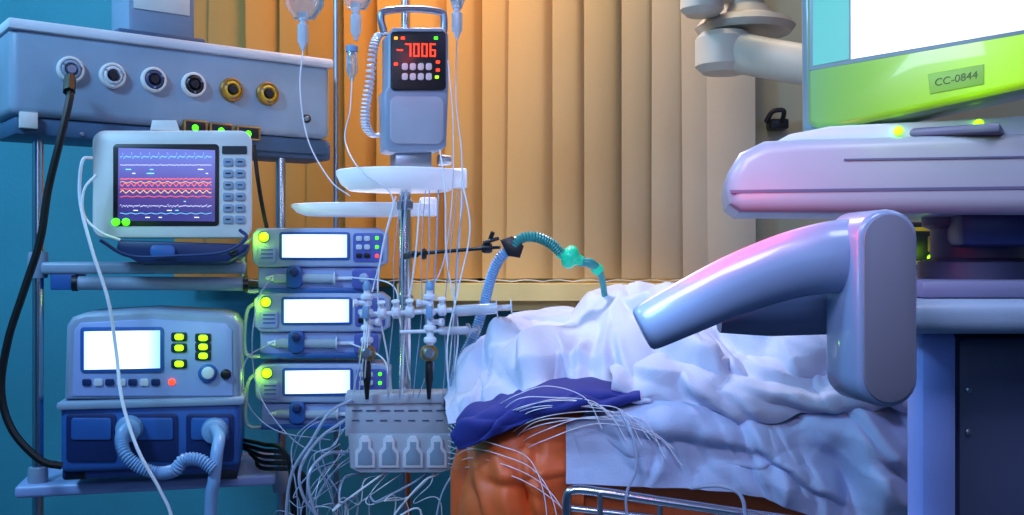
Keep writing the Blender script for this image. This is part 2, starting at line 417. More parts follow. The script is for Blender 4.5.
def hose(T,pts,r,m,corr=.12,name=None,top=True,step=.006):
    mb=MB(T); pa=smooth_path([T.g(*p) for p in pts],14)
    L=[0]
    for i in range(1,len(pa)): L.append(L[-1]+(pa[i]-pa[i-1]).length)
    n=max(8,int(L[-1]/(step/2)));res=[];k=0
    for i in range(n+1):
        s_=L[-1]*i/n
        while k<len(L)-2 and L[k+1]<s_: k+=1
        f=(s_-L[k])/max(1e-9,L[k+1]-L[k]); res.append(pa[k].lerp(pa[k+1],min(1,f)))
    rr=[r*(1+corr*(1 if i%2 else -1)) for i in range(n+1)]
    mb.sweep(res,rr,m,n=14); return mb.obj(name,top=top)
hose(T,[(128,428,2.23),(122,436,2.17),(124,452,2.14),(138,466,2.14),(158,473,2.15),(175,470,2.14),(184,460,2.14),(200,460,2.14),(214,470,2.14)],.013,'hose_blue')
T=Thing('breathing_hose','pale blue smooth hose hanging down from the ventilator',"breathing hose",2.2,215,450,group='breathing hoses on the ventilator')
hose(T,[(215,430,2.24),(219,438,2.19),(217,452,2.16),(214,480,2.15),(211,500,2.15),(210,560,2.15)],.013,'hose_blue',corr=.03)
# ---------- syringe pumps
def syringe_pump(dx,dy,label):
    T=Thing('syringe_pump',label,"syringe pump",2.5,318+dx,292+dy,yaw=6,group='stacked syringe pumps'); mb=MB(T)
    X=lambda x:x+dx
    Y=lambda y:y+dy
    def B(x0,y0,x1,y1,w0,w1,m,bev=.002): mb.box(X(x0),Y(y0),X(x1),Y(y1),w0,w1,m,bev)
    def RP(x0,y0,x1,y1,r,w0,w1,m,bev=.0015): mb.rprism(X(x0),Y(y0),X(x1),Y(y1),r,w0,w1,m,bev)
    mb.prism([(X(a),Y(b)) for a,b in((252,234),(258,228),(380,228),(388,234),(388,262),(380,267),(258,267),(252,261))],-.12,0,'pump_grey',bev=.005,seg=3)
    mb.prism([(X(a),Y(b)) for a,b in((258,267),(380,267),(376,289),(370,293),(266,293),(258,287))],-.12,-.012,'lilac_plastic',bev=.005,seg=3)
    mb.obj('housing')
    RP(279,232,350,260,3,-.002,.003,'blue_plastic'); mb.obj('screen_bezel')
    B(282,234.5,347,257.5,.001,.0042,'screen_pump',0)
    mb.obj('screen')
    RP(353,233,383,262,3,-.001,.003,'purple_panel')
    for r in range(3):
        for c in range(2): RP(356+c*8,236+r*8.5,362+c*8,241+r*8.5,1.5,.002,.006,'white_plastic' if r<2 else 'dark_plastic',.0008)
    mb.obj('keypad')
    for k,c in((238,'led_green'),(247,'led_green'),(256,'led_red')): mb.knob(X(377),Y(k),.003,1.8,.003,c,d=2.5,n=12)
    mb.obj('status_lights')
    mb.knob(X(264),Y(237),-.004,6,.010,'beam_dark',d=2.5)
    mb.knob(X(264),Y(237),.004,4.8,.008,'led_lime',d=2.5); mb.obj('indicator_light')
    RP(257,246,276,263,3,0,.004,'lilac_plastic')
    for i in range(3): B(261,249+i*4,273,250.5+i*4,.003,.005,'purple_panel',0)
    mb.obj('side_keys')
    pts=[T.at(X(a),Y(b),-.02) for a,b in((254,238),(246,244),(243,262),(243,284),(248,291),(260,291))]
    mb.sweep(smooth_path(pts,5),.0045,'tube_clear',n=8); mb.obj('bracket')
    a=T.at(X(274),Y(278),-.006);b=T.at(X(334),Y(278.5),-.006)
    mb.cyl(a,b,.0115,'tube_clear'); mb.cyl(a-Vector((.02,0,0)),a,.003,'tube_white',r2=.008); mb.cyl(b,b+Vector((.003,0,0)),.017,'tube_white')
    mb.cyl(b,b+Vector((.05,0,0)),.005,'tube_white'); mb.cyl(b+Vector((.05,0,0)),b+Vector((.054,0,0)),.013,'tube_white')
    mb.obj('syringe')
    RP(286,266,302,288,6,-.03,.010,'blue_plastic',.003); mb.knob(X(294),Y(272),.010,4.5,.010,'navy_plastic',d=2.5); mb.obj('barrel_clamp')
    RP(352,268,376,289,5,-.03,.008,'purple_panel',.003); mb.knob(X(364),Y(278),.008,5,.008,'pump_grey',d=2.5); mb.obj('plunger_driver')
    B(258,288,372,293,-.1,-.002,'blue_plastic',.002)
    B(272,240,290,285,-.17,-.12,'dark_plastic',.003); mb.obj('mounting_tray')
for dx,dy,l in((0,0,'top syringe pump with glowing white display'),(2,65,'middle syringe pump with glowing white display'),(3,136,'bottom syringe pump with glowing white display')):
    syringe_pump(dx,dy,l+' clamped to the rack pole')
# ---------- infusion stand
bx=P(405,0,2.47)
T=Thing('infusion_stand','chrome infusion stand on wheels with two white oval trays',"infusion stand",1,0,0,O=Vector((bx.x,bx.y,0)))
mb=MB(T)
mb.cyl((0,0,.08),T.g(405,165,2.47),.0145,'chrome'); mb.cyl(T.g(405,166,2.47),T.g(405,-75,2.47),.009,'chrome')
for yy in(205,300,395): mb.lathe([(.017,-.012),(.02,-.008),(.02,.008),(.017,.012)],T.g(405,yy,2.47),(0,0,1),'steel')
mb.obj('pole')
for i in range(5):
    a=i*2*math.pi/5+.3; e=Vector((math.cos(a)*.28,math.sin(a)*.28,.07)); mb.sweep([(0,0,.1),e*.5+Vector((0,0,.05)),e],[.02,.016,.012],'steel',n=10)
    mb.lathe([(.025,-.012),(.03,-.006),(.03,.006),(.025,.012)],(e.x,e.y,.031),(-math.sin(a),math.cos(a),0),'black_rubber')
    mb.cyl(e,(e.x,e.y,.031),.008,'steel')
mb.obj('wheeled_base')
a=T.g(296,-75,2.47);b=T.g(465,-75,2.47); mb.cyl(a,b,.006,'chrome')
for px in(303,356,457):
    p=T.g(px,-75,2.47); mb.sweep(smooth_path([p,p+Vector((0,-.005,-.03)),p+Vector((0,-.02,-.035)),p+Vector((0,-.025,-.02))],5),.003,'chrome',n=8)
mb.obj('hook_bar')
def tray(mb,px0,px1,py,d,ry,th,m):
    c=T.g((px0+px1)/2,py,d); rx=(px1-px0)/2048*d; n=40
    prof=[(0.0,0),(.80,0),(.93,th*.3),(1.0,th*.75),(1.01,th),(.98,th*1.05),(.94,th*.8),(.85,th*.45),(0.0,th*.4)]
    vs=[];fs=[]
    for r,h in prof:
        for j in range(n):
            an=2*math.pi*j/n; vs.append(c+Vector((math.cos(an)*rx*max(r,.001),math.sin(an)*ry*max(r,.001),h)))
    for i in range(len(prof)-1):
        for j in range(n): fs.append((i*n+j,i*n+(j+1)%n,(i+1)*n+(j+1)%n,(i+1)*n+j))
    mb.add(vs,fs,m)
    p=c+Vector((rx,0,th*.4)); mb.boxl(p.x-.03,p.x+.012,p.y-.012,p.y+.012,p.z-.012,p.z+.035,m,bev=.005)
tray(mb,337,462,191,2.43,.12,.046,'tray_white_glow'); mb.obj('tray')
tray(mb,292,432,216,2.55,.10,.028,'tray_white_glow'); mb.obj('tray')
# ---------- infusion pump
T=Thing('infusion_pump','grey infusion pump with red digital readout on a chrome pole',"infusion pump",2.37,415,150,yaw=17)
mb=MB(T); d=2.37
mb.prism([(386,150),(384,92),(388,86),(388,34),(394,27),(443,27),(449,34),(449,86),(449,92),(447,146),(440,151),(392,152)],-.085,0,'grey_plastic',bev=.008,seg=3)
mb.rprism(390,96,444,144,8,-.002,.006,'grey_box',bev=.004)
mb.obj('housing')
mb.rprism(391,31,446,90,4,-.001,.006,'dark_plastic',bev=.002); mb.obj('display_panel')
for i,ch in enumerate('-7006'): mb.seg7(ch,400+i*8.2,50,.007,5.8,13,'led_red')
mb.obj('red_readout')
for x,y,c in((396,38,'led_orange'),(403,38,'led_red'),(436,38,'led_green'),(438,62,'led_red'),(438,70,'led_red'),(437,77,'led_lime'),(396,64,'led_red')):
    mb.rprism(x-1.8,y-1.4,x+1.8,y+1.4,.8,.005,.0075,c,bev=.0004); mb.obj('indicator_light')
for r in range(2):
    for c in range(4):
        mb.rprism(402+c*8,63+r*10,408+c*8,70+r*10,2,.005,.009,'cream_plastic',bev=.001); mb.obj('button')
hp=[T.at(a,b,-.04) for a,b in((384,32),(381,18),(386,11),(415,9),(440,12),(444,18),(444,32))]
mb.sweep(smooth_path(hp,6),.0085,'steel',n=12); mb.obj('carry_handle')
mb.box(395,150,432,168,-.10,-.03,'steel',bev=.004); mb.lathe([(.012,0),(.014,.004),(.012,.03)],T.at(438,160,-.06),(1,0,0),'steel'); mb.obj('pole_clamp')
# coiled cord
T=Thing('coiled_cord','white coiled cord hanging beside the infusion pump',"coiled cable",2.4,368,130)
mb=MB(T); pa=[]
spine=smooth_path([T.g(*p) for p in((384,34,2.42),(378,36,2.42),(373,50,2.4),(370,80,2.4),(366,105,2.4),(366,125,2.4),(374,136,2.42),(386,132,2.44))],40)
for i,p in enumerate(spine):
    a=i*.9; pa.append(p+Vector((math.cos(a)*.0095,math.sin(a)*.0095,0)))
mb.sweep(pa,.0028,'tube_white',n=7); mb.obj(top=True)
# ---------- IV bags & drip chambers
def bag(px,yb,w,label,d=2.44):
    T=Thing('infusion_bag',label,"infusion bag",d,px,yb,group='infusion bags on the hook bar'); mb=MB(T)
    mb.prism([(px-w*.5,-62),(px+w*.5,-62),(px+w*.6,-50),(px+w*.6,yb-14),(px+w*.3,yb),(px-w*.3,yb),(px-w*.6,yb-14),(px-w*.6,-50)],-.02,.016,'bag_clear',bev=.014,seg=4)
    mb.obj('bag')
    a=T.at(px,yb-1,0); mb.lathe([(.012,.01),(.012,-.008),(.008,-.01),(.008,-.015),(.013,-.02),(.013,-.06),(.008,-.068),(.004,-.08)],a,(0,0,1),'tube_clear'); mb.obj('drip_chamber')
bag(303,18,32,'clear infusion bag hanging from the hook bar')
bag(356,8,28,'bluish clear infusion bag hanging from the hook bar')
bag(457,6,16,'small clear infusion bag hanging from the hook bar')
T=Thing('drip_chamber','blue-capped transparent drip chamber on an infusion line',"drip chamber",2.44,355,60)
mb=MB(T); a=T.g(352,50,2.44); mb.lathe([(.004,.0),(.012,-.006),(.014,-.02),(.014,-.05),(.008,-.062),(.003,-.075)],a,(0,0,1),'bag_clear'); mb.lathe([(.009,.012),(.015,.008),(.015,-.004),(.01,-.006)],a,(0,0,1),'hose_blue'); mb.obj(top=True)
T=Thing('drip_pole','thin dark steel drip pole standing by the window',"pole",1,0,0,O=Vector((P(336,0,2.85).x,2.85,0)))
mb=MB(T); mb.cyl((0,0,.02),(0,0,2.3),.007,'steel'); mb.lathe([(.15,0),(.15,.012),(.03,.025),(.008,.04)],(0,0,0),(0,0,1),'steel'); mb.obj(top=True)
# ---------- lines
def line(pts,r=.0028,m='tube_white',name='infusion_line',label='thin white infusion line looping between pump and stand',cat='infusion tubing',group='infusion lines'):
    T=Thing(name,label,cat,pts[0][2],pts[0][0],pts[0][1],group=group); mb=MB(T)
    mb.sweep(smooth_path([T.g(*p) for p in pts],9),r,m,n=7); return mb.obj(top=True)
A='thin white infusion line hanging from the drip bags'
B_='thin white infusion line hanging down past the stopcocks'
C_='thin white infusion line tangled below the pumps'
line([(303,48,2.44),(300,90,2.42),(308,140,2.4),(330,180,2.38),(350,196,2.36)],.0016,label=A)
line([(352,78,2.44),(350,110,2.4),(345,140,2.38),(360,170,2.3),(392,196,2.3),(385,240,2.3),(372,292,2.3)],.0016,label=A)
line([(457,36,2.44),(456,100,2.4),(462,160,2.38),(460,230,2.35),(455,300,2.33),(448,380,2.3)],.0018,label=A)
line([(448,60,2.36),(453,120,2.35),(452,200,2.33),(444,260,2.33),(430,292,2.32)],.0016,label=A)
line([(440,150,2.36),(445,190,2.3),(447,260,2.28),(458,330,2.28),(450,400,2.28)],.002,label=B_)
line([(396,196,2.3),(382,250,2.28),(378,300,2.28),(388,360,2.28),(392,396,2.3)],.002,label=B_)
line([(420,200,2.3),(415,260,2.28),(405,330,2.28),(402,394,2.28)],.0022,label=B_)
line([(462,180,2.3),(470,230,2.25),(458,290,2.2),(447,350,2.2),(455,420,2.2),(478,440,2.1)],.0018,label=B_)
line([(350,277,2.44),(392,285,2.38),(400,320,2.36),(410,380,2.34)],.0018,label=B_)
line([(350,343,2.44),(384,360,2.36),(390,400,2.3)],.0018,label=B_)
for i in range(7):
    x=398+i*10+random.uniform(-3,3)
    line([(x+random.uniform(-4,10),190,2.32),(x+random.uniform(-6,6),250,2.28),(x+random.uniform(-6,6),310,2.28),(x+random.uniform(-8,4),360,2.27),(x-8,398,2.28)],random.choice([.0011,.0014,.0018]),'tube_dim',label=B_)
for i in range(3): line([(366+i*2,318,2.25),(360+i*3,360,2.24),(352+i*6,398,2.3)],.0014,label=B_)
line([(272,277,2.44),(258,300,2.42),(252,350,2.4),(262,400,2.38),(300,445,2.35),(345,455,2.3)],.0015,'tube_dim',label=C_)
line([(274,342,2.44),(246,360,2.4),(246,400,2.38),(275,430,2.36),(330,440,2.33)],.0015,'tube_dim',label=C_)
for i in range(24):
    x0=random.uniform(338,352) if i%2 else random.uniform(350,440); y0=random.uniform(405,465) if i%2 else 474
    x1=x0-random.uniform(0,60); sag=random.uniform(0,30)
    line([(x0,y0,2.33),(x0-random.uniform(2,26),y0+random.uniform(2,24),2.30),((x0+x1)/2-random.uniform(0,30),y0+25+sag,random.uniform(2.22,2.36)),(x1+random.uniform(-16,24),505+sag*.5,2.3),(x1+random.uniform(-10,10),640,2.3)],random.choice([.0009,.0012,.0016,.0024]),random.choice(['tube_dim','tube_dim','tube_white']),label=C_)
line([(345,420,2.3),(318,440,2.26),(300,470,2.22),(305,500,2.22),(330,530,2.24)],.0036,'tube_dim',label=C_)
line([(348,452,2.3),(325,455,2.24),(308,480,2.2),(320,530,2.2)],.0036,'tube_dim',label=C_)
line([(352,400,2.28),(330,412,2.24),(312,440,2.22),(290,480,2.22),(284,560,2.24)],.0036,'tube_dim',label=C_)
for i in range(11):
    r=random.uniform
    line([(448,404+i*6,2.25),(462+i,424+i*4,2.1),(486+i*2,424+i*4-r(0,14),1.95),(514+i*3,402+i*4-r(0,10),1.83),(548+i*5,390+i*3.5+r(-5,5),1.82),(585+i*7,396+i*3.5+r(-5,6),1.815),(602+i*8,416+i*4+r(-4,14),1.81)],.0008,'tube_white',label='thin clear line lying across the blue drape',group='thin lines on the bed')
for i in range(4):
    line([(450,452+i*8,2.2),(470,440+i*9,1.95),(500+i*4,446+i*10,1.84),(530+i*6,460+i*12,1.83),(545+i*10,500+i*8,1.82),(548+i*10,560,1.82)],.0008,'tube_white',label='thin clear line draped over the orange cover',group='thin lines on the bed')
line([(455,470,2.2),(440,500,2.2),(430,560,2.2)],.002,'tube_dim',label=C_)
line([(620,410,1.81),(634,440,1.79),(636,470,1.785),(626,500,1.78),(634,560,1.78)],.0026,'tube_dim',label='clear drain tube hanging over the sheet',group=None,cat='tubing',name='drain_tube')
line([(690,488,1.76),(720,486,1.75),(742,498,1.74),(746,540,1.74)],.0035,'tube_dim',label='pale looped tube hanging at the mattress side',group=None,cat='tubing',name='drain_tube')
G='cables around the monitors'
def cable(pts,r,m,label,name='cable'): return line(pts,r,m,name,label,'cable',G)
cable([(70,76,2.27),(70,96,2.22),(60,140,2.2),(48,190,2.2),(40,240,2.2),(24,290,2.2),(8,340,2.2),(1,390,2.2),(12,430,2.2),(40,460,2.2),(62,466,2.22)],.0085,'black_rubber','thick black cable plugged into the supply beam')
cable([(70,78,2.25),(69,92,2.22)],.013,'black_rubber','black plug in the supply beam outlet','cable_plug')
cable([(92,158,2.22),(82,162,2.2),(80,200,2.2),(92,250,2.18),(108,300,2.18),(116,350,2.18),(122,400,2.15),(138,450,2.12),(160,490,2.12),(172,520,2.12),(176,580,2.12)],.0038,'tube_white','white cable trailing from the patient monitor')
cable([(96,175,2.22),(84,190,2.2),(84,215,2.2),(100,232,2.2),(120,240,2.22)],.003,'tube_white','thin white sensor lead at the patient monitor')
cable([(240,230,2.3),(246,238,2.28),(225,252,2.26),(180,256,2.25),(130,256,2.24),(100,240,2.22)],.004,'navy_plastic','dark cable looped below the patient monitor')
cable([(254,145,2.45),(258,180,2.45),(264,215,2.48),(270,240,2.54)],.005,'black_rubber','black cable hanging behind the patient monitor')
for i in range(5):
    cable([(232+i*6,438+i*5,2.5),(262,444+i*6,2.45),(285+i*4,452+i*5,2.42),(292+i*3,500,2.42),(286+i*6,570,2.42)],.005,'black_rubber','black cable bundled under the syringe pumps')
# ---------- stopcocks
T=Thing('stopcock_manifold','white plastic stopcock manifold with attached clear syringes',"stopcock manifold",2.26,430,325)
mb=MB(T); g=lambda x,y,d_=2.26:T.g(x,y,d_)
mb.sweep([g(360,315),g(452,310)],.0058,'tube_white',n=12)
for x in(382,396,410,442): 
    c=g(x,314-(x-366)*.058); mb.lathe([(.011,-.009),(.0145,-.005),(.0145,.005),(.011,.009)],c,(1,0,.05),'tube_white',n=16); mb.lathe([(.006,0),(.006,.022),(.009,.024),(.009,.028)],c,(0,-.4,.9),'tube_white',n=10)
mb.obj('manifold_bar')
def syr(a,b,r,name):
    ax=(b-a).normalized(); L=(b-a).length
    mb.lathe([(.003,-.02),(.004,-.006),(r*.9,0),(r,.004),(r,L*.72),(r*1.7,L*.72),(r*1.7,L*.74),(r*.5,L*.745),(r*.5,L*.97),(r*1.3,L*.975),(r*1.3,L)],a,ax,'tube_clear',n=18)
    mb.lathe([(r*.85,L*.3),(r*.9,L*.32),(r*.85,L*.36)],a,ax,'dark_plastic',n=14); mb.obj(name)
syr(g(456,311),g(512,307),.0125,'syringe')
syr(g(440,331),g(478,330,2.3),.0095,'syringe')
for x,c in((367,'hose_blue'),(430,'hose_blue')):
    mb.sweep([g(x,290),g(x,345)],.0075,'tube_white',n=12)
    for yy in(297,312,328,340): mb.lathe([(.011,-.007),(.014,-.003),(.014,.003),(.011,.007)],g(x,yy),(0,0,1),'tube_white')
    mb.lathe([(.009,0),(.010,.01),(.005,.02)],g(x,290),(0,0,1),c)
    for sx,yy in((-1,303),(1,322)): mb.lathe([(.006,0),(.006,.02),(.009,.022),(.009,.03)],g(x,yy),(sx,-.3,0),'tube_white',n=10)
    mb.boxl(g(x,0).x-.007,g(x,0).x+.007,g(x,0).y-.03,g(x,0).y,g(x,318).z,g(x,306).z,'hose_blue',bev=.002)
    mb.obj('stopcock')
mb.sweep([g(400,332),g(438,331)],.004,'tube_white',n=10); mb.obj('side_line')
for x in(367,429):
    T=Thing('pressure_transducer','brass and black pressure transducer below a stopcock',"pressure transducer",2.27,x,392,group='pressure transducers on the stand'); mb=MB(T)
    mb.lathe([(.011,-.016),(.016,-.012),(.019,-.006),(.019,.006),(.016,.012),(.011,.016)],T.g(x,353,2.26),(0,0,1),'brass')
    p=T.g(x,353,2.245); mb.lathe([(.012,0),(.012,.012),(.008,.016)],p,(0,-1,0),'steel'); mb.obj('valve')
    mb.lathe([(.007,0),(.009,-.01),(.009,-.04),(.006,-.06),(.004,-.085)],T.g(x,361,2.27),(0,0,1),'dark_plastic'); mb.obj('clamp')
# ---------- grey module
T=Thing('transducer_rack','pale grey plastic terminal box with four moulded slots',"terminal box",2.3,398,472,yaw=6)
mb=MB(T)
mb.box(345,396,452,436,-.06,0,'grey_box',bev=.004); mb.box(345,394,452,404,-.08,.006,'grey_box',bev=.003)
mb.prism([(348,434),(452,434),(450,470),(440,473),(360,473),(350,468)],-.06,.004,'grey_box',bev=.004)
mb.box(385,396,425,472,-.18,-.06,'steel',bev=.004)
mb.obj('housing')
for i in range(4):
    x=355+i*24
    mb.prism([(x,468),(x,452),(x+4,447),(x+4,440),(x+7,436),(x+13,436),(x+16,440),(x+16,447),(x+20,452),(x+20,468)],.002,.010,'white_plastic',bev=.002)
    mb.prism([(x+3,465),(x+3,454),(x+7,449),(x+7,442),(x+13,442),(x+13,449),(x+17,454),(x+17,465)],.008,.0115,'beam_grey',bev=.001)
    mb.obj('slot')
for i in range(7):
    mb.box(352+i*14,410,362+i*14,411.2,0,.002,'beam_dark',bev=0)
    mb.box(352+i*14,420,359+i*14,421,0,.002,'beam_dark',bev=0)
mb.obj('markings')
# ---------- breathing circuit holder
T=Thing('tube_holder_arm','black clamping arm holding the breathing circuit over the bed',"holder arm",2.35,412,254)
mb=MB(T); g=T.g
mb.cyl(g(405,256,2.46),g(416,254,2.36),.008,'dark_plastic'); mb.cyl(g(412,254,2.36),g(500,247,2.3),.0042,'dark_plastic'); mb.obj('rod')
mb.lathe([(.009,-.012),(.012,-.006),(.012,.006),(.009,.012)],g(487,248,2.3),(1,0,0),'dark_plastic'); mb.cyl(g(487,247,2.3),g(493,232,2.29),.005,'dark_plastic'); mb.cyl(g(483,243,2.29),g(499,238,2.29),.0045,'dark_plastic'); mb.obj('wing_knob')
mb.lathe([(.010,-.006),(.014,0),(.010,.006)],g(424,254,2.35),(1,0,0),'dark_plastic'); mb.obj('locking_ring')
mb.prism([(500,240),(512,236),(524,246),(520,258),(508,256)],-.01+.05,.075,'dark_plastic',bev=.004); mb.obj('clamp')
T=Thing('breathing_circuit','teal corrugated breathing tube with green filter leading to the patient',"breathing circuit",2.28,520,245)
hose(T,[(512,250,2.29),(520,239,2.28),(535,237,2.28),(550,243,2.29),(562,254,2.30)],.0115,'hose_teal',name='breathing_tube',top=False)
mb=MB(T); c=T.g(570,257,2.3); ax=Vector((.85,0,-.3))
mb.lathe([(.010,-.03),(.012,-.018),(.024,-.010),(.027,-.003),(.027,.003),(.024,.010),(.013,.018),(.011,.03)],c,ax,'filter_green'); mb.obj('filter')
mb.sweep(smooth_path([T.g(*p) for p in((578,262,2.3),(590,263,2.3),(598,270,2.31),(603,284,2.33),(606,310,2.36))],8),[.009,.011,.009,.007,.007],'hose_teal',n=12)
mb.lathe([(.011,-.012),(.014,0),(.011,.012)],T.g(597,269,2.31),(.6,0,-.6),'filter_green')
mb.obj('patient_connector')
T=Thing('breathing_circuit','blue-grey corrugated breathing hose hanging from the holder arm',"breathing hose",2.3,512,250)
hose(T,[(514,247,2.30),(500,258,2.31),(491,278,2.33),(484,305,2.35),(474,335,2.36),(458,368,2.37),(450,395,2.38)],.0115,'hose_blue')
# ---------- bed
T=Thing('hospital_bed','hospital bed with orange vinyl mattress and chrome side rail',"hospital bed",1,0,0,O=Vector((.9,2.4,0)))
mb=MB(T)
x0,x1,y0,y1=-.96,1.05,-.50,.44
mb.boxl(x0,x1,y0,y1,.78,.985,'orange_vinyl',bev=.06,seg=7); mb.obj('mattress')
mb.boxl(x0+.04,x1-.03,y0+.05,y1-.03,.70,.78,'steel',bev=.01)
mb.boxl(x0+.3,x1-.3,-.25,.25,.2,.7,'grey_plastic',bev=.02); mb.boxl(x0+.15,x1-.15,-.32,.32,.13,.2,'grey_plastic',bev=.02); mb.obj('frame')
for sx in(-1,1):
    for sy in(-1,1):
        cx=.033+sx*.8;cy=sy*.3
        mb.lathe([(.055,-.02),(.062,-.012),(.062,.012),(.055,.02)],(cx,cy,.063),(0,1,0),'black_rubber'); mb.cyl((cx,cy,.063),(cx,cy,.15),.015,'steel'); mb.obj('caster')
g=T.g
mb.sweep(smooth_path([g(567,530,1.81),g(567,498,1.81),g(574,490,1.81),g(600,492,1.805),g(640,498,1.80),g(700,507,1.79),g(800,521,1.775),g(1000,545,1.75)],8),.0085,'chrome',n=14)
mb.sweep([g(570,508,1.82),g(640,516,1.81),g(1000,560,1.77)],.006,'chrome',n=12)
for px,py in((600,492),(660,501),(780,518)): mb.cyl(g(px,py,1.80),g(px,py+40,1.81),.005,'chrome')
mb.boxl(-.82,.95,-.62,-.46,.72,.75,'steel',bev=.005)
mb.obj('side_rail')
mb.boxl(-1.02,-.97,-.42,.42,.5,.90,'orange_vinyl',bev=.015); mb.obj('end_panel')
# cloth lofts
def catv(arr,t):
    n=len(arr)-1; k=min(n-1,int(t)); f=t-k
    a=arr[max(0,k-1)];b=arr[k];c=arr[k+1];d=arr[min(n,k+2)]
    return tuple(.5*((2*b[i])+(c[i]-a[i])*f+(2*a[i]-5*b[i]+4*c[i]-d[i])*f*f+(3*b[i]-a[i]-3*c[i]+d[i])*f**3) for i in range(len(b)))
def mkridge(rng,x,y,a,l,w,h,k=None):
    k=rng.uniform(-.8,.8) if k is None else k; pts=[(x,y)]
    for s in range(8):
        x+=math.cos(a)*l/8; y+=math.sin(a)*l/8; a+=k/8+rng.uniform(-.12,.12); pts.append((x,y))
    return (pts,w,h)
def make_ridges(rng,n,box,angf,L,W,Hh):
    R=[]
    for i in range(n):
        x=rng.uniform(box[0],box[2]); y=rng.uniform(box[1],box[3]); w=rng.uniform(*W)
        R.append(mkridge(rng,x,y,angf(x,y,rng),rng.uniform(*L),w,rng.uniform(*Hh)*(w/W[1])**.4))
    return R
def cloth(T,stations,nu,nv,m,ridges,sd,base=.01,name=None,thick=.004,hemfade=.35,d0=2.05,edge=0):
    mb=MB(T); ns=len(stations); rows=len(stations[0][1])
    G=np.zeros((nu+1,nv+1,3)); PX=np.zeros((nu+1,nv+1)); PY=np.zeros((nu+1,nv+1))
    for i in range(nu+1):
        t=i/nu*(ns-1)
        px=catv([(s[0],) for s in stations],t)[0]
        prof=[catv([s[1][r] for s in stations],t) for r in range(rows)]
        for j in range(nv+1):
            py,d=catv(prof,j/nv*(rows-1))
            if edge:
                py+=edge*noise.noise(Vector((px*.03,sd*3,j/nv*1.5)))
            G[i,j]=P(px,py,d); PX[i,j]=px; PY[i,j]=py
    du=np.gradient(G,axis=0); dv=np.gradient(G,axis=1); N=np.cross(du,dv); N/=np.linalg.norm(N,axis=2,keepdims=True)+1e-9
    sgn=np.sign(N@np.array((0,-.6,.8)));sgn[sgn==0]=1; N*=sgn[...,None]
    k=d0/1024; Hs=np.zeros_like(PX)
    WX=PX.copy();WY=PY.copy()
    for i in range(nu+1):
        for j in range(nv+1):
            WX[i,j]+=6*noise.noise(Vector((PX[i,j]*.03,PY[i,j]*.03,sd))); WY[i,j]+=6*noise.noise(Vector((PX[i,j]*.03,PY[i,j]*.03,sd+7)))
            Hs[i,j]=base*noise.noise(Vector((PX[i,j]*.018,PY[i,j]*.025,sd+3)))+base*.12*noise.noise(Vector((PX[i,j]*.07,PY[i,j]*.07,sd+5)))
    for pts,w,h in ridges:
        best=np.full_like(PX,1e9); sg=np.zeros_like(PX); tt=np.zeros_like(PX); n=len(pts)-1
        for q in range(n):
            ax,ay=pts[q];bx,by=pts[q+1];ex,ey=bx-ax,by-ay;LL=ex*ex+ey*ey
            t=np.clip(((WX-ax)*ex+(WY-ay)*ey)/LL,0,1)
            dx=WX-(ax+t*ex);dy=WY-(ay+t*ey);dd=np.hypot(dx,dy); mk=dd<best
            best=np.where(mk,dd,best);sg=np.where(mk,ex*dy-ey*dx,sg);tt=np.where(mk,(q+t)/n,tt)
        dm=best*k; ww=np.where(sg>0,w*.5,w*2.0)
        env=np.sin(np.pi*np.clip(tt*.96+.02,0,1))**.8
        Hs+=h*env*(np.exp(-(dm/ww)**1.35)-.35*np.exp(-((dm-ww*1.6)/ww)**2))
    fade=np.ones(nv+1)
    for j in range(nv+1):
        e=1-j/nv; fade[j]=hemfade+(1-hemfade)*min(1,e/.15)
    Q=G+N*(Hs*fade[None,:])[...,None]
    vs=[T.Ri@(Vector(Q[i,j])-T.O) for i in range(nu+1) for j in range(nv+1)]
    fs=[(i*(nv+1)+j,(i+1)*(nv+1)+j,(i+1)*(nv+1)+j+1,i*(nv+1)+j+1) for i in range(nu) for j in range(nv)]
    mb.add(vs,fs,m); return mb.obj(name,top=True,solid=thick,sharp=180)
rng=random.Random(21)
T=Thing('bed_sheet','pale blue-white sheet draped over the side of the mattress',"bed sheet",1.9,700,460)
rs=make_ridges(rng,6,(575,395,740,425),lambda x,y,r:r.gauss(.45,.25),(80,150),(.014,.028),(.010,.018))
rs+=make_ridges(rng,5,(590,425,760,470),lambda x,y,r:r.gauss(1.4,.3),(50,90),(.014,.026),(.006,.012))
rs+=make_ridges(rng,17,(740,370,960,470),lambda x,y,r:r.gauss(.95,.25),(90,180),(.014,.036),(.018,.038))
rs+=make_ridges(rng,14,(570,390,960,480),lambda x,y,r:r.gauss(.8,.5),(30,70),(.005,.010),(.003,.006))
cloth(T,[(566,[(392,2.2),(402,2.0),(424,1.875),(455,1.855),(484,1.85)]),(600,[(385,2.2),(395,1.99),(420,1.86),(455,1.85),(485,1.845)]),(680,[(380,2.2),(390,1.98),(424,1.845),(458,1.84),(488,1.84)]),(760,[(370,2.2),(380,1.98),(420,1.84),(465,1.83),(496,1.83)]),(850,[(360,2.2),(370,1.98),(415,1.84),(475,1.82),(526,1.815)]),(1000,[(360,2.2),(370,1.98),(415,1.84),(480,1.82),(535,1.815)])],260,150,'cloth_sheet',rs,3.3,base=.010,d0=1.9)
bk=(372,2.82)
R=lambda x,y,a,l,w,h,k=0:mkridge(rng,x,y,rad(a),l,w,h,k)
T=Thing('blanket','rumpled lilac-white blanket heaped over the lying patient',"blanket",2.2,680,400)
